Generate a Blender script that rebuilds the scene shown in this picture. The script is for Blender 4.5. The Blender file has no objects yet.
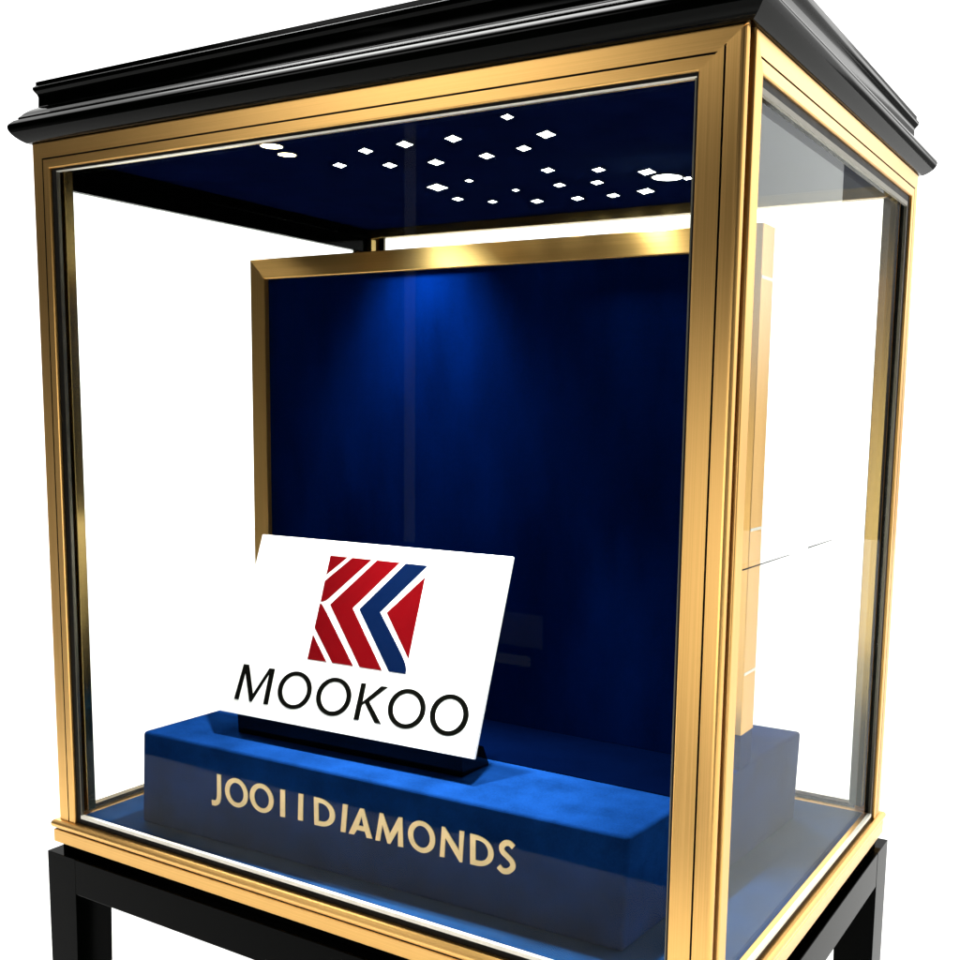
import bpy, bmesh, math
from mathutils import Vector, Matrix

scn = bpy.context.scene
COL = scn.collection
W, D, H = 0.8584, 0.5914, 0.80          # outer size of the case's brass frame
# world: x along the front (near corner at 0, far end at -W), y into the case, z up from the case floor


# camera solved from the photograph (metres)
CAMC = (0.30571, -0.81297, 0.50902)
CAMR = ((0.861976, 0.506604, 0.018684), (0.082387, -0.103624, -0.991198), (-0.500209, 0.855929, -0.131059))
CAMF, CAMSX, CAMSY = 40.830, -0.067378, 0.078805
# studio: white level of the surround, added unseen soft glows (direction, inner deg, outer deg, strength), case lamps, softboxes
WHITE = 2.0
LOBES = [((-0.58, -0.70, 0.46), 3, 13, 6.0), ((-0.06, -0.98, -0.14), 4, 16, 5.0), ((-0.95, -0.30, -0.25), 6, 20, 0.6)]
OVERHEAD = 15.0
SPOTLAMPS = [((-.535, .235, .783), (-.530, .31, .59), 52.0, 88, 1.0, (0.75, 0.92, 1), 0.05),
             ((-.507, .205, .783), (-.58, .10, .117), 74.0, 52, 0.9, (1, 0.97, 0.92)),
             ((-.381, .205, .783), (-.38, .08, .117), 80.0, 46, 0.9, (0.97, 1, 0.98)),
             ((-.275, .168, .783), (-.20, .13, .117), 78.0, 50, 0.9, (0.97, 1, 0.98)),
             ((-.248, .300, .783), (-.21, .315, .66), 14.0, 90, 0.9, (0.9, 1, 0.96))]
AREAS = []
REFLECTION_LINES = (((0.050, 0.3799), (0.178, 0.3800)), ((0.234, 0.3808), (0.318, 0.3811)))

# ------------------------------------------------------------------ materials
def new_mat(name):
    m = bpy.data.materials.new(name); m.use_nodes = True
    nt = m.node_tree; b = nt.nodes['Principled BSDF']
    return m, nt, b

def N(nt, t, **kw):
    n = nt.nodes.new(t)
    for k, v in kw.items(): setattr(n, k, v)
    return n

def noise(nt, scale_vec, scale, detail=3.0, rough=0.55):
    tc = N(nt, 'ShaderNodeTexCoord'); mp = N(nt, 'ShaderNodeMapping')
    mp.inputs['Scale'].default_value = scale_vec
    nz = N(nt, 'ShaderNodeTexNoise')
    nz.inputs['Scale'].default_value = scale
    nz.inputs['Detail'].default_value = detail
    nz.inputs['Roughness'].default_value = rough
    nt.links.new(tc.outputs['Object'], mp.inputs['Vector'])
    nt.links.new(mp.outputs['Vector'], nz.inputs['Vector'])
    return nz

def ramp(nt, src, p0, c0, p1, c1):
    r = N(nt, 'ShaderNodeValToRGB')
    r.color_ramp.elements[0].position = p0; r.color_ramp.elements[0].color = c0
    r.color_ramp.elements[1].position = p1; r.color_ramp.elements[1].color = c1
    nt.links.new(src, r.inputs['Fac'])
    return r

def maprange(nt, src, a, b, lo=0.0, hi=1.0, smooth=False):
    m = N(nt, 'ShaderNodeMapRange')
    if smooth: m.interpolation_type = 'SMOOTHSTEP'
    m.inputs['From Min'].default_value = lo; m.inputs['From Max'].default_value = hi
    m.inputs['To Min'].default_value = a; m.inputs['To Max'].default_value = b
    nt.links.new(src, m.inputs['Value'])
    return m

def brass(name, axis, col=(0.80, 0.465, 0.145), rough=0.30, aniso=0.75, grain=0.03):
    """brushed brass, brushed along one axis"""
    m, nt, b = new_mat(name)
    b.inputs['Metallic'].default_value = 1.0
    s = {'x': (2, 900, 900), 'y': (900, 2, 900), 'z': (900, 900, 2)}[axis]
    t = {'x': (0, 0.6, 0.8), 'y': (0.6, 0, 0.8), 'z': (0.707, 0.707, 0)}[axis]
    nz = noise(nt, s, 1.0, 4.0, 0.6)
    r = ramp(nt, nz.outputs['Fac'], 0.3, (col[0]*0.90, col[1]*0.88, col[2]*0.82, 1), 0.7, (col[0]*1.06, col[1]*1.06, col[2]*1.1, 1))
    nt.links.new(r.outputs['Color'], b.inputs['Base Color'])
    mr = maprange(nt, nz.outputs['Fac'], rough-0.06, rough+0.08)
    nt.links.new(mr.outputs['Result'], b.inputs['Roughness'])
    b.inputs['Anisotropic'].default_value = aniso
    cx = N(nt, 'ShaderNodeCombineXYZ')
    for i in range(3): cx.inputs[i].default_value = t[i]
    nt.links.new(cx.outputs['Vector'], b.inputs['Tangent'])
    bp = N(nt, 'ShaderNodeBump'); bp.inputs['Strength'].default_value = grain; bp.inputs['Distance'].default_value = 0.0004
    nt.links.new(nz.outputs['Fac'], bp.inputs['Height'])
    nt.links.new(bp.outputs['Normal'], b.inputs['Normal'])
    return m

BR = {a: brass('brushed_brass_' + a, a) for a in 'xyz'}
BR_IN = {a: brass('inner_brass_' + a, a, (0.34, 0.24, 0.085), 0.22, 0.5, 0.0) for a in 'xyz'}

def plain(name, col, rough, metal=0.0, coat=0.0, spec=0.5, nscale=60.0, namp=0.04, bump=0.0):
    m, nt, b = new_mat(name)
    b.inputs['Metallic'].default_value = metal
    nz = noise(nt, (1, 1, 1), nscale, 4.0)
    r = ramp(nt, nz.outputs['Fac'], 0.3, tuple(c*(1-2*namp) for c in col) + (1,), 0.7, tuple(c*(1+2*namp) for c in col) + (1,))
    nt.links.new(r.outputs['Color'], b.inputs['Base Color'])
    mr = maprange(nt, nz.outputs['Fac'], rough*0.85, rough*1.15)
    nt.links.new(mr.outputs['Result'], b.inputs['Roughness'])
    b.inputs['Coat Weight'].default_value = coat; b.inputs['Coat Roughness'].default_value = 0.06
    b.inputs['Specular IOR Level'].default_value = spec
    if bump:
        bp = N(nt, 'ShaderNodeBump'); bp.inputs['Strength'].default_value = bump; bp.inputs['Distance'].default_value = 0.0006
        nt.links.new(nz.outputs['Fac'], bp.inputs['Height']); nt.links.new(bp.outputs['Normal'], b.inputs['Normal'])
    return m

LACQUER = plain('black_lacquer', (0.0004, 0.0006, 0.0004), 0.06, coat=0.0, spec=0.022, nscale=35, bump=0.004)
LACQUER_TOP = plain('black_lacquer_moulding', (0.0004, 0.0006, 0.0004), 0.07, coat=0.0, spec=0.05, nscale=35, bump=0.004)
GASKET = plain('black_rubber', (0.0015, 0.0015, 0.0012), 0.5, spec=0.12)
CORE = plain('black_core', (0.004, 0.003, 0.002), 0.5, spec=0.1)
BEAD = plain('polished_bead', (0.80, 0.77, 0.68), 0.42, metal=0.6)
BEAD2 = plain('dull_bead', (0.13, 0.12, 0.09), 0.35, metal=0.9)
BEAD3 = plain('beige_bead', (0.26, 0.245, 0.205), 0.5, spec=0.2)
GOLD = plain('gold_lettering', (0.97, 0.73, 0.37), 0.45, metal=0.1)
WHITEBOARD = plain('white_sign_face', (0.90, 0.90, 0.885), 0.45, spec=0.3, namp=0.004)
BLACKACR = plain('black_acrylic', (0.0008, 0.0008, 0.0008), 0.08, spec=0.12)
INK = plain('black_print', (0.0011, 0.0012, 0.0006), 0.5, spec=0.03)
RED = plain('red_print', (0.102, 0.0002, 0.0015), 0.5, spec=0.03, namp=0.02)
NAVYINK = plain('blue_print', (0.0001, 0.0048, 0.028), 0.5, spec=0.03, namp=0.02)
CEIL = plain('navy_ceiling', (0.0008, 0.0024, 0.016), 0.6, spec=0.0, nscale=25, namp=0.10)
FLOORM = plain('white_paper', (0.90, 0.90, 0.89), 0.6, spec=0.2, nscale=8, namp=0.006)

def velvet(name, col, var=0.22, spec=0.25, rough=0.55, sheen=0.25, fine=420.0, big=7.0, stretch=(1, 1, 1)):
    """blue suede-like cloth: fine nap, soft brushed patches"""
    m, nt, b = new_mat(name)
    n1 = noise(nt, stretch, big, 5.0, 0.6)
    n2 = noise(nt, (1, 1, 1), fine, 3.0, 0.7)
    mx = N(nt, 'ShaderNodeMath', operation='MULTIPLY_ADD')
    nt.links.new(n1.outputs['Fac'], mx.inputs[0]); mx.inputs[1].default_value = 0.72
    m2 = N(nt, 'ShaderNodeMath', operation='MULTIPLY'); nt.links.new(n2.outputs['Fac'], m2.inputs[0]); m2.inputs[1].default_value = 0.28
    nt.links.new(m2.outputs[0], mx.inputs[2])
    lo = tuple(c*(1-var) for c in col); hi = tuple(c*(1+var) for c in col)
    r = ramp(nt, mx.outputs[0], 0.36, lo + (1,), 0.64, hi + (1,))
    nt.links.new(r.outputs['Color'], b.inputs['Base Color'])
    b.inputs['Roughness'].default_value = rough
    b.inputs['Specular IOR Level'].default_value = spec
    b.inputs['Sheen Weight'].default_value = sheen
    b.inputs['Sheen Roughness'].default_value = 0.4
    b.inputs['Sheen Tint'].default_value = (0.25, 0.5, 1.0, 1)
    bp = N(nt, 'ShaderNodeBump'); bp.inputs['Strength'].default_value = 0.07; bp.inputs['Distance'].default_value = 0.0006
    nt.links.new(n2.outputs['Fac'], bp.inputs['Height']); nt.links.new(bp.outputs['Normal'], b.inputs['Normal'])
    return m

PLINTHV = velvet('royal_blue_suede', (0.0022, 0.0185, 0.088), var=0.34, big=16.0, sheen=0.0, spec=0.0)
FLOORV = velvet('blue_floor_suede', (0.004, 0.021, 0.066), var=0.3, big=14.0, sheen=0.0, spec=0.0)
PANELV = velvet('deep_blue_suede', (0.00004, 0.0029, 0.026), var=0.35, sheen=0.0, spec=0.0, big=5.0, stretch=(2.2, 1, 0.7))
SHADEV = velvet('shaded_blue_suede', (0.0001, 0.0010, 0.0075), sheen=0.0, spec=0.0)  # plinth suede with shade put into its colour

def glass_mat(name, k):
    m = bpy.data.materials.new(name); m.use_nodes = True
    nt = m.node_tree; nt.nodes.clear()
    out = N(nt, 'ShaderNodeOutputMaterial'); mix = N(nt, 'ShaderNodeMixShader')
    tr = N(nt, 'ShaderNodeBsdfTransparent'); tr.inputs['Color'].default_value = (0.985, 0.994, 0.985, 1)
    gl = N(nt, 'ShaderNodeBsdfGlossy'); gl.inputs['Roughness'].default_value = 0.0; gl.inputs['Color'].default_value = (0.97, 1.0, 0.98, 1)
    fr = N(nt, 'ShaderNodeFresnel'); geo = N(nt, 'ShaderNodeNewGeometry')
    ior = maprange(nt, geo.outputs['Backfacing'], 1.5, 1/1.5)      # a thin pane: same reflectance from both sides
    nt.links.new(ior.outputs['Result'], fr.inputs['IOR'])
    mu = N(nt, 'ShaderNodeMath', operation='MULTIPLY'); nt.links.new(fr.outputs['Fac'], mu.inputs[0]); mu.inputs[1].default_value = k
    nt.links.new(mu.outputs[0], mix.inputs['Fac'])
    nt.links.new(tr.outputs[0], mix.inputs[1]); nt.links.new(gl.outputs[0], mix.inputs[2])
    nt.links.new(mix.outputs[0], out.inputs['Surface'])
    return m
GLASS = glass_mat('clear_glass', 0.22)
GLASS_AR = glass_mat('low_reflection_glass', 0.115)

def lamp_mat(name, col, strength):
    m = bpy.data.materials.new(name); m.use_nodes = True
    nt = m.node_tree; b = nt.nodes['Principled BSDF']
    b.inputs['Base Color'].default_value = (0.8, 0.8, 0.8, 1)
    b.inputs['Emission Color'].default_value = col + (1,)
    b.inputs['Emission Strength'].default_value = strength
    return m
LENS = lamp_mat('lit_lens_cool', (0.93, 1.0, 0.97), 14.0)
LENSW = lamp_mat('lit_lens_warm', (1.0, 0.86, 0.52), 14.0)

# ------------------------------------------------------------------ mesh helpers
def link(name, bm, mat, parent=None, smooth=False, recalc=True):
    if recalc: bmesh.ops.recalc_face_normals(bm, faces=bm.faces)
    me = bpy.data.meshes.new(name); bm.to_mesh(me); bm.free()
    for mm in (mat if isinstance(mat, (list, tuple)) else [mat]): me.materials.append(mm)
    if smooth:
        for p in me.polygons: p.use_smooth = True
    o = bpy.data.objects.new(name, me); COL.objects.link(o)
    if parent is not None: o.parent = parent
    return o

def add_box(bm, x0, x1, y0, y1, z0, z1):
    vs = [bm.verts.new((x, y, z)) for x in (x0, x1) for y in (y0, y1) for z in (z0, z1)]
    for f in ((0,1,3,2), (4,6,7,5), (0,4,5,1), (2,3,7,6), (0,2,6,4), (1,5,7,3)):
        bm.faces.new([vs[i] for i in f])

def bevel_all(bm, w, seg=2):
    bmesh.ops.recalc_face_normals(bm, faces=bm.faces)
    bmesh.ops.bevel(bm, geom=list(bm.edges), offset=w, segments=seg, profile=0.5, affect='EDGES')

def box(name, x0, x1, y0, y1, z0, z1, mat, parent, bev=0.0, seg=2):
    bm = bmesh.new(); add_box(bm, x0, x1, y0, y1, z0, z1)
    if bev: bevel_all(bm, bev, seg)
    return link(name, bm, mat, parent)

def add_prism(bm, prof_a, prof_b, dark=()):
    """closed solid between two matching rings of points"""
    a = [bm.verts.new(p) for p in prof_a]; b = [bm.verts.new(p) for p in prof_b]
    n = len(a)
    for i in range(n):
        j = (i+1) % n; f = bm.faces.new((a[i], a[j], b[j], b[i]))
        if i in dark: f.material_index = 1
    bm.faces.new(a); bm.faces.new(list(reversed(b)))

def bar(bm, p0, p1, inward, out, prof, m0, m1):
    """extruded moulding: profile (u inward, w behind the face), ends mitred by m*u"""
    p0, p1, inward, out = (Vector(v) for v in (p0, p1, inward, out))
    d = (p1-p0).normalized()
    n = len(prof)      # the groove's walls and floor are blackened
    dark = [i for i in range(n) if max(prof[i][1], prof[(i+1) % n][1]) == 0.0040]
    add_prism(bm, [p0 + inward*u - out*w + d*(u*m0) for u, w in prof],
                  [p1 + inward*u - out*w - d*(u*m1) for u, w in prof], dark)

def ring(name, prof, mat, parent, closed_top=False, dark=()):
    """moulding run round the case's rectangle: profile of (outward e, z), mitred corners"""
    bm = bmesh.new()
    loops = []
    for e, z in prof:
        loops.append([bm.verts.new(p) for p in ((-W-e, -e, z), (e, -e, z), (e, D+e, z), (-W-e, D+e, z))])
    n = len(prof)
    for i in range(n if not closed_top else n-1):
        a, b = loops[i], loops[(i+1) % n]
        for k in range(4):
            f = bm.faces.new((a[k], a[(k+1) % 4], b[(k+1) % 4], b[k]))
            if i in dark: f.material_index = 1
    if closed_top:
        bm.faces.new(loops[0]); bm.faces.new(loops[-1])
    return link(name, bm, mat, parent)

def flat_shape(bm, outer, holes, place, d0, d1):
    """solid of a flat outline with holes; place(u, v, d) gives its point"""
    b2 = bmesh.new(); rings = [outer] + holes; edges = []; rv = []
    for r in rings:
        vs = [b2.verts.new((u, v, 0)) for u, v in r]; rv.append(vs)
        for i in range(len(vs)): edges.append(b2.edges.new((vs[i], vs[(i+1) % len(vs)])))
    bmesh.ops.triangle_fill(b2, edges=edges, use_beauty=True)
    b2.verts.index_update()
    top = {}; bot = {}
    for v in b2.verts:
        top[v.index] = bm.verts.new(place(v.co.x, v.co.y, d1)); bot[v.index] = bm.verts.new(place(v.co.x, v.co.y, d0))
    for f in b2.faces:
        bm.faces.new([top[v.index] for v in f.verts]); bm.faces.new([bot[v.index] for v in reversed(f.verts)])
    for vs in rv:
        for i in range(len(vs)):
            a, b = vs[i].index, vs[(i+1) % len(vs)].index
            bm.faces.new((top[a], top[b], bot[b], bot[a]))
    b2.free()

def ell(cx, cy, a, b, n=56):
    return [(cx + a*math.cos(2*math.pi*i/n), cy + b*math.sin(2*math.pi*i/n)) for i in range(n)]

def catmull(pts, k=7):
    P = [pts[0]] + list(pts) + [pts[-1]]; out = []
    for i in range(1, len(P)-2):
        for s in range(k):
            t = s/k
            out.append(tuple(0.5*(2*P[i][c] + (P[i+1][c]-P[i-1][c])*t + (2*P[i-1][c]-5*P[i][c]+4*P[i+1][c]-P[i+2][c])*t*t
                                  + (3*P[i][c]-P[i-1][c]-3*P[i+1][c]+P[i+2][c])*t**3) for c in (0, 1)))
    out.append(pts[-1]); return out

def stroke(pts, w):
    L, R_ = [], []
    for i, p in enumerate(pts):
        a = pts[max(0, i-1)]; b = pts[min(len(pts)-1, i+1)]
        dx, dy = b[0]-a[0], b[1]-a[1]; l = math.hypot(dx, dy)
        L.append((p[0]-dy/l*w/2, p[1]+dx/l*w/2)); R_.append((p[0]+dy/l*w/2, p[1]-dx/l*w/2))
    return L + R_[::-1]

def dshape(x0, x1, y0, y1):
    """outline of a D: straight stem, round bowl"""
    cy = (y0+y1)/2; b = (y1-y0)/2; xs = x0 + (x1-x0)*0.22
    pts = [(x0, y0), (xs, y0)]
    for i in range(1, 24):
        t = -math.pi/2 + math.pi*i/24
        pts.append((xs + (x1-xs)*math.cos(t)**0.92, cy + b*math.sin(t)))
    return pts + [(xs, y1), (x0, y1)]

def thing(name, label, cat, loc, group=None):
    o = bpy.data.objects.new(name, None); COL.objects.link(o)
    o.empty_display_size = 0.05
    o['label'] = label; o['category'] = cat
    if group: o['group'] = group
    o['_loc'] = 0; del o['_loc']
    o.location = loc
    return o

def adopt(root):
    """parts are built in world coordinates; keep them there under a root that stands at the thing's base"""
    for c in [o for o in COL.objects if o.parent is root]:
        c.matrix_parent_inverse = Matrix.Translation(-Vector(root.location))

# ------------------------------------------------------------------ setting
bm = bmesh.new(); add_box(bm, -9, 7, -2.05, 12, -0.93, -0.90)
fl = link('floor', bm, FLOORM); fl['kind'] = 'structure'

# ------------------------------------------------------------------ the glass case
case = thing('display_case', 'glass showcase framed in brushed brass with a black moulded top', 'display case', (-W/2, D/2, -0.029))

G, L1 = 0.0185, 0.0295                      # groove and inner edge of a face bar
def prof(g=G, l=L1, r=0.005, u0=0.0):
    pts = [(u0, 0.0062), (u0, r)]
    for i in range(1, 5):
        a = math.pi/2*i/5; pts.append((u0 + r*(1-math.cos(a)), r*(1-math.sin(a))))
    pts += [(u0+r, 0.0)]
    if g: pts += [(g-0.0009, 0.0), (g-0.0008, 0.0040), (g+0.0008, 0.0040), (g+0.0009, 0.0)]
    pts += [(l-0.0012, 0.0), (l-0.0004, 0.0004), (l, 0.0012), (l, 0.0062)]
    return pts
FACES = {   # origin (top left seen from outside), across, outward, width
    'front': ((-W, 0, H), (1, 0, 0), (0, -1, 0), W, 'x'),
    'right': ((0, 0, H), (0, 1, 0), (1, 0, 0), D, 'y'),
    'rear':  ((0, D, H), (-1, 0, 0), (0, 1, 0), W, 'x'),
    'left':  ((-W, D, H), (0, -1, 0), (-1, 0, 0), D, 'y')}
for fn, (o, ac, out, wd, ax) in FACES.items():
    o, ac, outv = Vector(o), Vector(ac), Vector(out); up = Vector((0, 0, 1))
    wide = 0.0385 if fn == 'front' else L1          # the near front post is broader
    a0 = 0.0135 if fn == 'right' else 0.0026        # the right face starts behind a dark slot at the near corner
    nw = 0.0180 if fn == 'right' else L1
    narrow = nw + a0 - 0.0026
    tl_ = 0.0210 if fn == 'rear' else L1            # the rear top rail is slimmer
    # top rail
    b_ = bmesh.new(); bar(b_, o + ac*a0, o + ac*(wd-0.0026), -up, outv, prof(G if tl_ == L1 else 0.0120, tl_, 0.0015), nw/tl_, wide/tl_)
    link('top_rail', b_, [BR[ax], CORE], case)
    # two side members of the face, mitred under the rail, standing on the ledge
    b_ = bmesh.new(); bar(b_, o + ac*a0, o + ac*a0 - up*(H-0.0002), ac, outv, prof(None if fn == 'right' else G, nw, 0.0018 if fn == 'right' else 0.0026), tl_/nw, 0)
    link('post', b_, [BR['z'], CORE], case)
    b_ = bmesh.new(); bar(b_, o + ac*(wd-0.0026), o + ac*(wd-0.0026) - up*(H-0.0002), -ac, outv, prof(0.0172 if fn == 'front' else G, wide, 0.0050), tl_/wide, 0)
    link('post', b_, [BR['z'], CORE], case)
    # glass, its black seal and the thin bright bead along the seal
    hw = lambda u, w, z: o + ac*u - outv*w + up*(z-H)
    def slab(bmx, u0, u1, w0, w1, z0, z1):
        A = [hw(u, w, z) for u in (u0, u1) for w in (w0, w1) for z in (z0, z1)]
        vs = [bmx.verts.new(p) for p in A]
        for f in ((0,1,3,2), (4,6,7,5), (0,4,5,1), (2,3,7,6), (0,2,6,4), (1,5,7,3)): bmx.faces.new([vs[i] for i in f])
    b_ = bmesh.new(); slab(b_, 0.020, wd-0.020, 0.0070, 0.0125, 0.0006, H-0.020)
    pane = link('glass_pane', b_, GLASS_AR if fn in ('front', 'rear') else GLASS, case)
    l0, l1, zt = narrow + 0.0026, wd-wide-0.0026, H-tl_
    sl, sr, st_, sb_ = (0.0085, 0.0022, 0.0028, 0.0070) if fn == 'front' else (0.0022, 0.0085, 0.0070, 0.0050)     # seal widths
    if fn == 'rear': st_ = 0.0012
    bt = 0.0011 if fn == 'rear' else 0.0011 if fn == 'front' else 0.0050                                                                     # bead under the top rail
    w0, w1 = 0.0030, 0.0066
    b_ = bmesh.new()
    slab(b_, l0+0.0001, l0+sl, w0, w1, 0.0003, zt-0.0001); slab(b_, l1-sr, l1-0.0001, w0, w1, 0.0003, zt-0.0001)
    slab(b_, l0+sl+0.0001, l1-sr-0.0001, w0, w1, zt-st_, zt-0.0002); slab(b_, l0+sl+0.0001, l1-sr-0.0001, w0, w1, 0.0003, sb_)
    link('rubber_seal', b_, GASKET, pane)
    b_ = bmesh.new()
    slab(b_, l0+sl+0.0001, l0+sl+0.0016, w0, w1-0.0002, sb_+0.0046, zt-st_-bt-0.0002)
    slab(b_, l1-sr-0.0014, l1-sr-0.0001, w0, w1-0.0002, sb_+0.0046, zt-st_-bt-0.0002)
    slab(b_, l0+sl+0.0001, l1-sr-0.0001, w0, w1-0.0002, zt-st_-bt, zt-st_-0.0001)
    slab(b_, l0+sl+0.0001, l1-sr-0.0001, w0-0.0006, w1-0.0002, sb_+0.0001, sb_+0.0044)
    bead = link('glass_bead', b_, [BEAD, BEAD2, BEAD3], pane)
    for f in bead.data.polygons: f.material_index = 1 if f.index < 12 else (2 if fn == 'right' and f.index < 18 else 0)

    if fn == 'right':       # dark slivers standing in for a line reflected in the side pane
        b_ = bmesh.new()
        for (ya, za), (yb, zb2) in REFLECTION_LINES:
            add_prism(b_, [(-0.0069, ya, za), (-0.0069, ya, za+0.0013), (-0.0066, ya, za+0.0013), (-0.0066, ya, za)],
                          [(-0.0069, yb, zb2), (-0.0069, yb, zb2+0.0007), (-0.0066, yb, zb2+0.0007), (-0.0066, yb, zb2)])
        link('reflection_line', b_, CORE, pane)

# black cores that show as the dark slots at the corners, and the inner brass posts and beams
for sx, sy in ((0, 0), (1, 0), (0, 1), (1, 1)):
    X = lambda a: -W + a if sx == 0 else -a
    Y = lambda a: a if sy == 0 else D - a
    bx_ = sorted((X(0.0034), X(0.0066))); by_ = sorted((Y(0.0068), Y(0.018)))
    box('corner_core', *sorted((X(0.0068), X(0.0165))), *sorted((Y(0.0068), Y(0.0165))), 0.0004, 0.7990, CORE, case)
    box('inner_post', *sorted((X(0.0170), X(0.0345))), *sorted((Y(0.0170), Y(0.0290))), 0.0112, 0.7722, BR_IN['z'], case, 0.0008)
for nm, a in (('front', (-W+0.0170, -0.0170, 0.0170, 0.0300)), ('rear', (-W+0.0170, -0.0170, D-0.0300, D-0.0170))):
    box('inner_beam', *a, 0.7728, 0.7975, BR_IN['x'], case, 0.0008)
for a in ((-W+0.0170, -W+0.0300, 0.0305, D-0.0305), (-0.0300, -0.0170, 0.0305, D-0.0305)):
    box('inner_beam', *a, 0.7728, 0.7975, LACQUER, case, 0.0008)
# deep black lower lip of the left beam
box('beam_lip', -W+0.0172, -W+0.0260, 0.0295, D-0.0295, 0.7525, 0.7726, LACQUER, case, 0.0006)
box('ceiling_panel', -W+0.0302, -0.0302, 0.0302, D-0.0302, 0.7860, 0.7965, CEIL, case)
box('floor_panel', -W+0.0182, -0.0182, 0.0182, D-0.0182, -0.020, 0.0002, FLOORV, case)

ring('base_ledge', [(-0.030, -0.0003), (0.0005, 0.0), (0.0030, -0.0006), (0.0050, -0.0022), (0.0060, -0.0050), (0.0057, -0.0078),
                    (0.0045, -0.0098), (0.0030, -0.0106), (-0.0010, -0.0107), (-0.0010, -0.0124), (0.0028, -0.0125), (0.0036, -0.0132),
                    (0.0036, -0.0282), (0.0028, -0.0290), (-0.030, -0.0290)], [BR['x'], CORE], case, dark=(7, 8, 9))
bull = catmull([(0.0000, 0.8000), (0.0030, 0.8006), (0.0075, 0.8034), (0.0122, 0.8076), (0.0152, 0.8120), (0.0165, 0.8160), (0.0160, 0.8190), (0.0150, 0.8206)], 3)
cyma = catmull([(0.0056, 0.8305), (0.0036, 0.8330), (0.0008, 0.8356), (-0.0030, 0.8384), (-0.0068, 0.8408)], 3)
cove = catmull([(-0.0076, 0.8510), (-0.0068, 0.8542), (-0.0048, 0.8572), (-0.0037, 0.8592), (-0.0034, 0.8618)], 3)
cp = ([(-0.030, 0.8000)] + bull + [(0.0112, 0.8246), (0.0088, 0.8254), (0.0080, 0.8254), (0.0082, 0.8278)] + cyma
      + [(-0.0073, 0.8416)] + cove + [(-0.0052, 0.8637), (-0.0060, 0.8638), (-0.0060, 0.8682), (-0.0075, 0.8689), (-0.16, 0.8690)])
co = ring('cornice', cp, LACQUER_TOP, case, closed_top=True)
for p in co.data.polygons: p.use_smooth = True
co.data.set_sharp_from_angle(angle=math.radians(24))

# recessed downlights: small lozenge lenses in thin bezels
SPOTS = [(-.560,.185,.0080), (-.487,.143,.0080), (-.430,.138,.0088), (-.507,.210,.0082), (-.450,.221,.0092), (-.370,.141,.0088), (-.275,.095,.0062),
         (-.275,.168,.0096), (-.381,.220,.0086), (-.326,.208,.0080), (-.531,.335,.0130), (-.472,.319,.0054), (-.551,.408,.0076), (-.519,.443,.0064),
         (-.450,.391,.0048), (-.356,.310,.0080), (-.385,.388,.0076), (-.463,.465,.0084), (-.302,.333,.0078), (-.336,.394,.0080), (-.405,.471,.0084),
         (-.354,.473,.0084), (-.257,.367,.0104), (-.305,.466,.0110), (-.228,.418,.0060)]
AZ = Vector((-0.55, 0.835, 0)); BZ = Vector((0.835, 0.55, 0))       # lozenges point across the case's diagonal
def downlight(x, y, r, lens, lozenge=True):
    bmz = bmesh.new(); zc = 0.7859
    def pts(rad, z):
        if lozenge:
            q = [(1, 0), (0.47, 0.47), (0, 1), (-0.47, 0.47), (-1, 0), (-0.47, -0.47), (0, -1), (0.47, -0.47)]
            return [tuple(Vector((x, y, z)) + AZ*(a*rad*1.75) + BZ*(b*rad*1.05)) for a, b in q]
        return [(x + rad*math.cos(2*math.pi*i/24), y + rad*math.sin(2*math.pi*i/24), z) for i in range(24)]
    rings = [[bmz.verts.new(p) for p in pts(rr, z)] for rr, z in ((r*1.14, zc), (r*1.12, zc-0.0010), (r*1.02, zc-0.0010), (r*1.0, zc-0.0004))]
    n = len(rings[0])
    for a, b in zip(rings, rings[1:]):
        for i in range(n): bmz.faces.new((a[i], a[(i+1) % n], b[(i+1) % n], b[i]))
    d = link('downlight', bmz, CORE, case)
    bmz = bmesh.new(); c = bmz.verts.new((x, y, zc-0.0014)); rr = [bmz.verts.new(p) for p in pts(r, zc-0.0008)]
    for i in range(n): bmz.faces.new((c, rr[i], rr[(i+1) % n]))
    link('lens', bmz, lens, d)
for x, y, r in SPOTS: downlight(x, y, r*0.95, LENS)
downlight(-.248, .404, .0175, LENS, False)
downlight(-.5654, .0820, .0115, LENSW, False); downlight(-.5783, .1188, .0098, LENSW, False)
adopt(case)

# ------------------------------------------------------------------ black stand
stand = thing('display_stand', 'black lacquered table stand with square legs carrying the glass case', 'stand', (-W/2, D/2, -0.90))
E_, LG = 0.0095, 0.052
ring('recess_frame', [(-0.05, -0.0292), (-0.0035, -0.0292), (-0.0035, -0.0398), (-0.05, -0.0398)], LACQUER, stand)
for sx in (0, 1):
    for sy in (0, 1):
        x0 = -W-E_ if sx == 0 else E_-LG; y0 = -E_ if sy == 0 else D+E_-LG
        b_ = bmesh.new()
        tp = 0.012      # gentle taper towards the foot
        q = lambda t, z: [(x0 + (tp*t if sx == 1 else 0) , y0 + (tp*t if sy == 1 else 0), z), (x0+LG - (tp*t if sx == 0 else 0), y0 + (tp*t if sy == 1 else 0), z),
                          (x0+LG - (tp*t if sx == 0 else 0), y0+LG - (tp*t if sy == 0 else 0), z), (x0 + (tp*t if sx == 1 else 0), y0+LG - (tp*t if sy == 0 else 0), z)]
        add_prism(b_, q(0, -0.0400), q(1, -0.8998)); bevel_all(b_, 0.0004, 1)
        link('leg', b_, LACQUER, stand)
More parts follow.
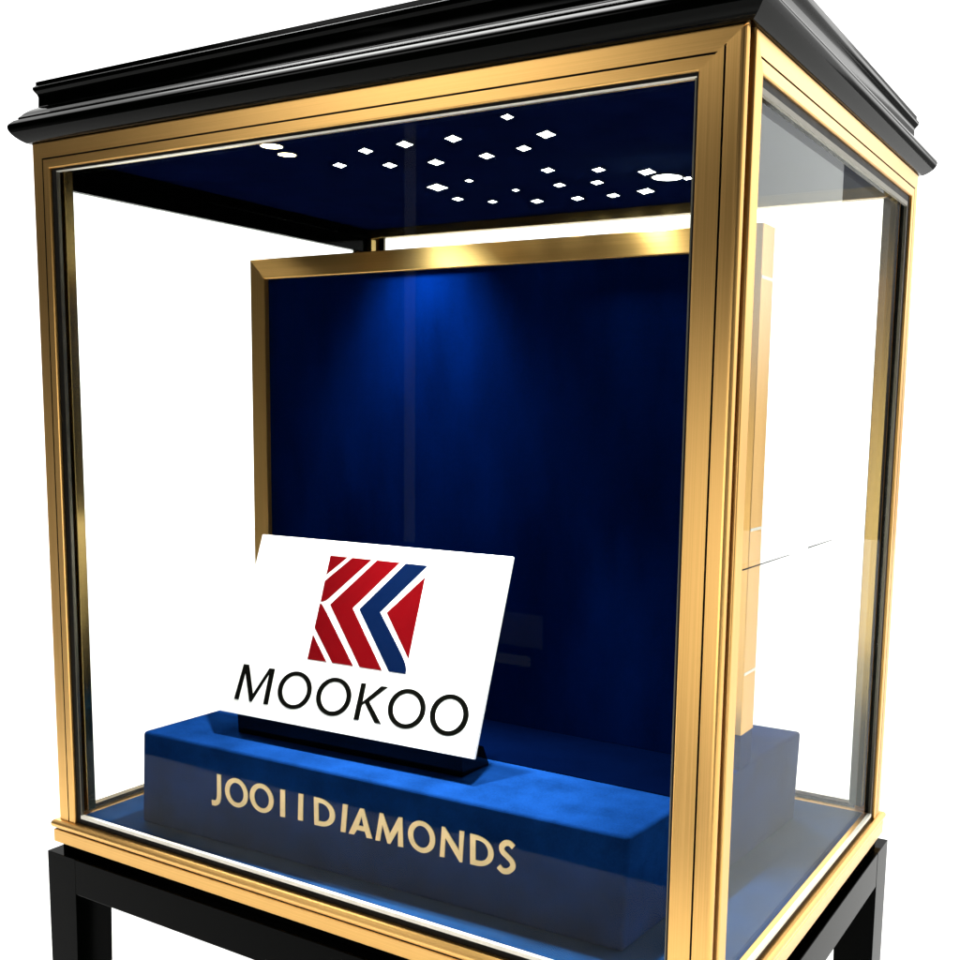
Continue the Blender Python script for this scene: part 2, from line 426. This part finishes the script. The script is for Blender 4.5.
def apron(x0, x1, y0, y1):
    bm = bmesh.new(); add_box(bm, x0, x1, y0, y1, -0.0855, -0.0403)
    al = 0 if x1-x0 > y1-y0 else 1
    ed = [e for e in bm.edges if abs(e.verts[0].co[al]-e.verts[1].co[al]) > 0.1]
    bmesh.ops.bevel(bm, geom=ed, offset=0.0010, segments=2, profile=0.5, affect='EDGES')
    link('apron', bm, LACQUER, stand)
for yy in ((-E_+0.0003, -E_+0.026), (D+E_-0.026, D+E_-0.0003)): apron(-W-E_+LG-0.002, E_-LG+0.002, *yy)
for xx in ((-W-E_+0.0003, -W-E_+0.026), (E_-0.026, E_-0.0003)): apron(xx[0], xx[1], -E_+LG-0.002, D+E_-LG+0.002)
adopt(stand)

# ------------------------------------------------------------------ blue plinth with its raised lettering
ZT = 0.117
plinth = thing('display_plinth', 'low blue suede plinth with raised gold lettering along its front', 'plinth', (-0.43, 0.25, 0.0005))
base = [(-0.763, 0.0476), (-0.117, 0.0699), (-0.0865, 0.500), (-0.745, 0.482)]
bm = bmesh.new(); add_prism(bm, [(x, y, 0.0006) for x, y in base], [(x + (0.0045 if i in (1,) else 0.008 if i == 0 else 0.004 if i == 2 else 0), y-0.0015, ZT) for i, (x, y) in enumerate(base)])
bevel_all(bm, 0.0045, 4)
link('plinth_body', bm, PLINTHV, plinth, smooth=False)
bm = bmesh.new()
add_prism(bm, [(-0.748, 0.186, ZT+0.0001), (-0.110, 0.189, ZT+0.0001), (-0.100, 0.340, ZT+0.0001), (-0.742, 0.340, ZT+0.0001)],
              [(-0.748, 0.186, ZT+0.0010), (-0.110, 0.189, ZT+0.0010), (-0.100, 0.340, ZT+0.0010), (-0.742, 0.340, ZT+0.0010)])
link('shade_strip', bm, SHADEV, plinth)  # dark strip painting the shaded rear of the plinth top
pa, pb = Vector((-0.763, 0.0476, 0)), Vector((-0.117, 0.0699, 0)); pe = (pb-pa).normalized(); pn = Vector((pe.y, -pe.x, 0))
def on_plinth(u, v, d): return pa + pe*u + Vector((0, 0, v)) + pn*(d + 0.0015*v/ZT)
def O_(c, i): return (ell(*c), [ell(*i)])
LET = [
 (stroke([(.1325,.0850)] + catmull([(.1321,.070),(.1316,.0590),(.1298,.0525),(.1258,.0492),(.1199,.0488)]), .0062), []),
 O_((.1591,.0679,.0176,.0173), (.1592,.0678,.0110,.0120)), O_((.1973,.0687,.0177,.0170), (.1974,.0686,.0111,.0118)),
 ([(.2256,.0845),(.2324,.0848),(.2316,.0529),(.2246,.0526)], []), ([(.2520,.0847),(.2588,.0850),(.2574,.0540),(.2504,.0537)], []),
 (dshape(.2738,.3030,.0530,.0850), [dshape(.2800,.2957,.0586,.0796)]),
 ([(.3140,.0845),(.3206,.0848),(.3170,.0529),(.3104,.0526)], []),
 ([(.3213,.0527),(.3373,.0843),(.3425,.0845),(.3530,.0533),(.3457,.0529),(.3434,.0594),(.3325,.0592),(.3286,.0530)], [[(.3393,.0757),(.3419,.0646),(.3350,.0645)]]),
 ([(.3572,.0526),(.3634,.0843),(.3678,.0843),(.3765,.0640),(.3879,.0845),(.3926,.0848),(.3935,.0524),(.3869,.0521),(.3872,.0700),(.3768,.0526),(.3732,.0526),(.3668,.0720),(.3633,.0530)], []),
 O_((.4170,.0689,.0171,.0172), (.4170,.0689,.0105,.0119)),
 ([(.4396,.0524),(.4424,.0854),(.4460,.0853),(.4633,.0642),(.4638,.0854),(.4694,.0856),(.4671,.0520),(.4641,.0517),(.4466,.0742),(.4453,.0527)], []),
 (dshape(.4766,.5044,.0525,.0850), [dshape(.4830,.4980,.0582,.0798)]),
 (stroke(catmull([(.5273,.0811),(.5229,.0842),(.5176,.0833),(.5138,.0790),(.5148,.0740),(.5202,.0701),(.5256,.0656),(.5264,.0603),(.5214,.0551),(.5150,.0542),(.5101,.0578)]), .0060), [])]
for outer, holes in LET:
    bm = bmesh.new(); flat_shape(bm, outer, holes, on_plinth, 0.0003, 0.0013)
    link('letter', bm, GOLD, plinth)
adopt(plinth)

# ------------------------------------------------------------------ framed backdrop standing on the plinth
PX0, PX1, PY0, PY1, PZ0, PZ1 = -0.831, -0.094, 0.310, 0.350, 0.1185, 0.709
back = thing('backdrop_panel', 'tall deep blue suede panel in a gold frame standing on the plinth', 'backdrop', ((PX0+PX1)/2, 0.33, PZ0))
FW = 0.0265
pf = [(0, 0.038), (0, 0.0008), (0.0008, 0), (FW-0.0008, 0), (FW, 0.0008), (FW, 0.038)]
for p0, p1, inw, ax in (((PX0, PY0, PZ1), (PX1, PY0, PZ1), (0, 0, -1), 'x'), ((PX0, PY0, PZ0), (PX1, PY0, PZ0), (0, 0, 1), 'x'),
                        ((PX0, PY0, PZ0), (PX0, PY0, PZ1), (1, 0, 0), 'z'), ((PX1, PY0, PZ0), (PX1, PY0, PZ1), (-1, 0, 0), 'z')):
    if inw == (0, 0, 1): continue       # no frame member along the foot: the cloth runs down to the plinth
    b_ = bmesh.new(); vert = ax == 'z'
    if vert: p0 = (p0[0], p0[1], PZ0+0.0385)
    bar(b_, p0, p1, inw, (0, -1, 0), pf, 0 if vert else 1, 1)
    link('frame_member', b_, BR[ax], back)
box('cloth_face', PX0+FW+0.0002, PX1-FW-0.0002, PY0+0.008, PY0+0.030, PZ0, PZ1-FW-0.0002, PANELV, back)
for xa in (PX0+0.0006, PX1-FW+0.0002): box('foot', xa, xa+FW-0.0008, PY0+0.0004, PY0+0.0376, PZ0-0.0013, PZ0+0.0383, PLINTHV, back, 0.0008)
for z in (0.654, 0.386, 0.226):
    box('edge_inlay', PX1+0.0001, PX1+0.0006, PY0+0.0010, PY0+0.0375, z-0.0016, z+0.0016, BEAD, back)
adopt(back)

# ------------------------------------------------------------------ sign board and its black base
SC, SW, SH = Vector((-0.4928, 0.100, 0.1449)), 0.3571, 0.2207
Ms = Matrix.Rotation(0.0446, 3, 'Z') @ Matrix.Rotation(-0.3582, 3, 'X')
eu, ev = Ms @ Vector((1, 0, 0)), Ms @ Vector((0, 0, 1)); en = -(Ms @ Vector((0, 1, 0)))
so = SC - eu*SW/2
def on_sign(u, v, d): return so + eu*u + ev*v + en*d
sign = thing('sign_board', 'white sign leaning back with a red and blue chevron logo over black lettering', 'sign', SC)
bm = bmesh.new()
add_prism(bm, [on_sign(u, v, -0.0045) for u, v in ((0, 0), (SW, 0), (SW, SH), (0, SH))], [on_sign(u, v, 0) for u, v in ((0, 0), (SW, 0), (SW, SH), (0, SH))])
bevel_all(bm, 0.0004, 1)
link('board', bm, WHITEBOARD, sign)
LOGO = [('r', [(.1116,.2024),(.1373,.2024),(.1116,.1786)]),
        ('r', [(.1441,.2023),(.1721,.2022),(.1262,.1544),(.1228,.1508),(.1190,.1480),(.1155,.1465),(.1122,.1462),(.1117,.1714)]),
        ('r', [(.1119,.1446),(.1150,.1432),(.1177,.1410),(.1266,.1322),(.1788,.0771),(.1486,.0771),(.1120,.1150)]),
        ('r', [(.1119,.1067),(.1404,.0770),(.1119,.0771)]),
        ('r', [(.1800,.2022),(.2119,.2020),(.1603,.1432),(.2190,.0772),(.1879,.0771),(.1270,.1442)]),
        ('b', [(.2208,.2018),(.2504,.2016),(.1996,.1425),(.2385,.1005),(.2440,.0940),(.2484,.0878),(.2508,.0825),(.2514,.0773),(.2284,.0773),(.1701,.1429)]),
        ('r', [(.2506,.1886),(.2508,.0945),(.2089,.1429)])]
lg = None
for c, pts in LOGO:
    bm = bmesh.new(); flat_shape(bm, pts, [], on_sign, 0.0001, 0.0003)
    link('logo_bar', bm, RED if c == 'r' else NAVYINK, sign)
TXT = [([(.0166,.0168),(.0191,.0595),(.0276,.0598),(.0435,.0268),(.0594,.0595),(.0681,.0597),(.0695,.0171),(.0622,.0170),(.0609,.0520),(.0442,.0171),(.0408,.0170),(.0250,.0490),(.0239,.0168)], []),
       O_((.1038,.0391,.0249,.0220), (.1038,.0391,.0179,.0171)), O_((.1609,.0394,.0248,.0219), (.1609,.0395,.0177,.0169)),
       ([(.1946,.0182),(.1947,.0600),(.2018,.0601),(.2022,.0396),(.2227,.0600),(.2319,.0602),(.2108,.0408),(.2328,.0188),(.2238,.0187),(.2054,.0383),(.2022,.0356),(.2020,.0184)], []),
       O_((.2618,.0401,.0247,.0219), (.2618,.0401,.0178,.0168)), O_((.3170,.0412,.0244,.0224), (.3170,.0412,.0173,.0172))]
for outer, holes in TXT:
    bm = bmesh.new(); flat_shape(bm, outer, holes, on_sign, 0.0001, 0.0003)
    link('printed_letter', bm, INK, sign)
adopt(sign)

# wedge easel: a low black block with a raked back rest
sb = thing('sign_easel', 'black glossy easel block on the plinth holding up the white sign', 'easel', (-0.49, 0.16, ZT))
bm = bmesh.new()
zb = ZT + 0.0006
def es(x, y, z): return (x, y, z)
tl = math.tan(0.3582)
def backrest_y(x, z): return 0.100 + (x+0.4928)*math.tan(0.0446) + (z-0.1449)*tl + 0.0052
add_prism(bm, [(-0.655, 0.104, zb), (-0.655, 0.103, 0.1420), (-0.655, 0.175, 0.1420), (-0.655, 0.190, zb)],
              [(-0.336, 0.118, zb), (-0.336, 0.1165, 0.1420), (-0.336, 0.160, 0.1420), (-0.336, 0.172, zb)])
bevel_all(bm, 0.001, 1)
link('base_block', bm, BLACKACR, sb)
bm = bmesh.new()
x0, x1 = -0.60, -0.39
add_prism(bm, [(x0, backrest_y(x0, 0.1425), 0.1422), (x0, backrest_y(x0, 0.32), 0.32), (x0, backrest_y(x0, 0.32)+0.012, 0.32), (x0, 0.186, 0.1422)],
              [(x1, backrest_y(x1, 0.1425), 0.1422), (x1, backrest_y(x1, 0.32), 0.32), (x1, backrest_y(x1, 0.32)+0.012, 0.32), (x1, 0.186, 0.1422)])
link('back_rest', bm, BLACKACR, sb)
adopt(sb)

# ------------------------------------------------------------------ camera
cam = bpy.data.cameras.new('camera'); co_ = bpy.data.objects.new('camera', cam); COL.objects.link(co_)
R0 = CAMR
Cw = Vector(CAMC)
right, down, fwd = (Vector(r) for r in R0)
M = Matrix.Identity(4)
for i in range(3):
    M[i][0] = right[i]; M[i][1] = -down[i]; M[i][2] = -fwd[i]; M[i][3] = Cw[i]
co_.matrix_world = M
cam.sensor_width = 36.0; cam.lens = CAMF; cam.shift_x = CAMSX; cam.shift_y = CAMSY
cam.clip_start = 0.01; cam.clip_end = 200
scn.camera = co_

# ------------------------------------------------------------------ studio light: white behind and beside, dark in front with a few added soft glows
w = bpy.data.worlds.new('World'); scn.world = w; w.use_nodes = True
nt = w.node_tree; nt.nodes.clear()
out = N(nt, 'ShaderNodeOutputWorld'); bg = N(nt, 'ShaderNodeBackground')
nt.links.new(bg.outputs[0], out.inputs['Surface'])
tc = N(nt, 'ShaderNodeTexCoord'); sep = N(nt, 'ShaderNodeSeparateXYZ')
nt.links.new(tc.outputs['Generated'], sep.inputs[0])
def math_(op, a, b=None):
    n = N(nt, 'ShaderNodeMath', operation=op)
    for i, v in enumerate((a, b)):
        if v is None: continue
        if isinstance(v, (int, float)): n.inputs[i].default_value = v
        else: nt.links.new(v, n.inputs[i])
    return n.outputs[0]
X, Y, Z = sep.outputs
def lobe(c, inner, outer, s):
    """an added soft glow seen in direction c: full inside 'inner' degrees, gone at 'outer'"""
    c = Vector(c).normalized()
    d = N(nt, 'ShaderNodeVectorMath', operation='DOT_PRODUCT'); nt.links.new(tc.outputs['Generated'], d.inputs[0]); d.inputs[1].default_value = c
    return maprange(nt, d.outputs['Value'], 0.0, s, math.cos(math.radians(outer)), math.cos(math.radians(inner)), True).outputs['Result']
white = maprange(nt, Y, 0.0, WHITE, -0.30, 0.10, True).outputs['Result']
# world toned at the right, with an added dark band, to shape side-glass reflections
ratio = math_('DIVIDE', X, math_('MAXIMUM', Y, 0.05))
grey = math_('MULTIPLY', math_('GREATER_THAN', ratio, 0.12), math_('LESS_THAN', ratio, 0.41))
dark_band = math_('MULTIPLY', math_('GREATER_THAN', ratio, 0.12), math_('LESS_THAN', ratio, 0.2835))
low = maprange(nt, Z, 1.0, 0.0, -0.02, 0.14, True).outputs['Result']
hi_ = math_('SUBTRACT', math_('ADD', 1.0, math_('MULTIPLY', grey, 1.3)), math_('MULTIPLY', dark_band, 1.9))          # upper part of that zone
lo_ = math_('SUBTRACT', 1.0, math_('MULTIPLY', grey, 0.86))          # its lower part
white = math_('MULTIPLY', white, math_('ADD', math_('MULTIPLY', lo_, low), math_('MULTIPLY', hi_, math_('SUBTRACT', 1.0, low))))
# unseen overhead strip added to draw the cornice highlights
ovy = math_('MULTIPLY', maprange(nt, Y, 0.0, 1.0, 0.14, 0.22, True).outputs['Result'], maprange(nt, Y, 1.0, 0.0, 0.46, 0.56, True).outputs['Result'])
ov = math_('MULTIPLY', math_('MULTIPLY', ovy, math_('GREATER_THAN', Z, 0.50)), math_('MULTIPLY', maprange(nt, X, 1.0, 0.0, -0.30, -0.10, True).outputs['Result'], maprange(nt, X, 0.0, 1.0, -0.78, -0.62, True).outputs['Result']))
tot = math_('ADD', white, math_('MULTIPLY', ov, OVERHEAD))
for L in LOBES: tot = math_('ADD', tot, lobe(*L))
# thin bright strip added in front for the faint upright reflection in the glass
fr = math_('DIVIDE', math_('MULTIPLY', X, -1.0), math_('MAXIMUM', math_('MULTIPLY', Y, -1.0), 0.05))
strip = math_('MULTIPLY', math_('LESS_THAN', math_('ABSOLUTE', math_('SUBTRACT', fr, 0.766)), 0.008), math_('GREATER_THAN', Z, -0.12))
tot = math_('ADD', tot, math_('MULTIPLY', strip, 0.5))
# dim patches added to the world only for the reflections beside the sign
el = math_('DIVIDE', Z, math_('MAXIMUM', math_('MULTIPLY', Y, -1.0), 0.05))
def patch(a0, a1, e0, e1, k):
    p = math_('MULTIPLY', math_('MULTIPLY', math_('GREATER_THAN', fr, a0), math_('LESS_THAN', fr, a1)), math_('MULTIPLY', math_('GREATER_THAN', el, e0), math_('LESS_THAN', el, e1)))
    return math_('MULTIPLY', p, k)
for p in ((0.585, 0.68, -0.256, -0.219, 0.28), (0.600, 0.68, -0.278, -0.266, 0.5)): tot = math_('ADD', tot, patch(*p))
tot = math_('ADD', tot, 0.004)
comb = N(nt, 'ShaderNodeCombineXYZ')
nt.links.new(tot, comb.inputs[0]); nt.links.new(tot, comb.inputs[1]); nt.links.new(math_('MULTIPLY', tot, 0.985), comb.inputs[2])
nt.links.new(comb.outputs[0], bg.inputs['Color']); bg.inputs['Strength'].default_value = 1.0

def spot(name, loc, tgt, power, ang, blend=0.6, col=(1, 1, 1), size=0.012):
    l = bpy.data.lights.new(name, 'SPOT'); l.energy = power; l.spot_size = math.radians(ang); l.spot_blend = blend
    l.color = col; l.shadow_soft_size = size
    o = bpy.data.objects.new(name, l); COL.objects.link(o); o.location = loc
    o.rotation_euler = (Vector(tgt)-Vector(loc)).to_track_quat('-Z', 'Y').to_euler()
def area(name, loc, tgt, power, sx, sy, col=(1, 1, 1)):
    l = bpy.data.lights.new(name, 'AREA'); l.energy = power; l.shape = 'RECTANGLE'; l.size = sx; l.size_y = sy; l.color = col
    o = bpy.data.objects.new(name, l); COL.objects.link(o); o.location = loc
    o.rotation_euler = (Vector(tgt)-Vector(loc)).to_track_quat('-Z', 'Y').to_euler()
for s in SPOTLAMPS: spot('downlight_lamp', *s)
for a in AREAS: area('studio_softbox', *a)

# ------------------------------------------------------------------ render settings
scn.view_settings.view_transform = 'Standard'; scn.view_settings.look = 'None'
scn.view_settings.exposure = 0.0; scn.view_settings.gamma = 1.0; scn.view_settings.use_curve_mapping = False
scn.cycles.transparent_max_bounces = 32; scn.cycles.max_bounces = 10; scn.cycles.glossy_bounces = 6
scn.cycles.sample_clamp_indirect = 8.0
scn.cycles.use_denoising = True
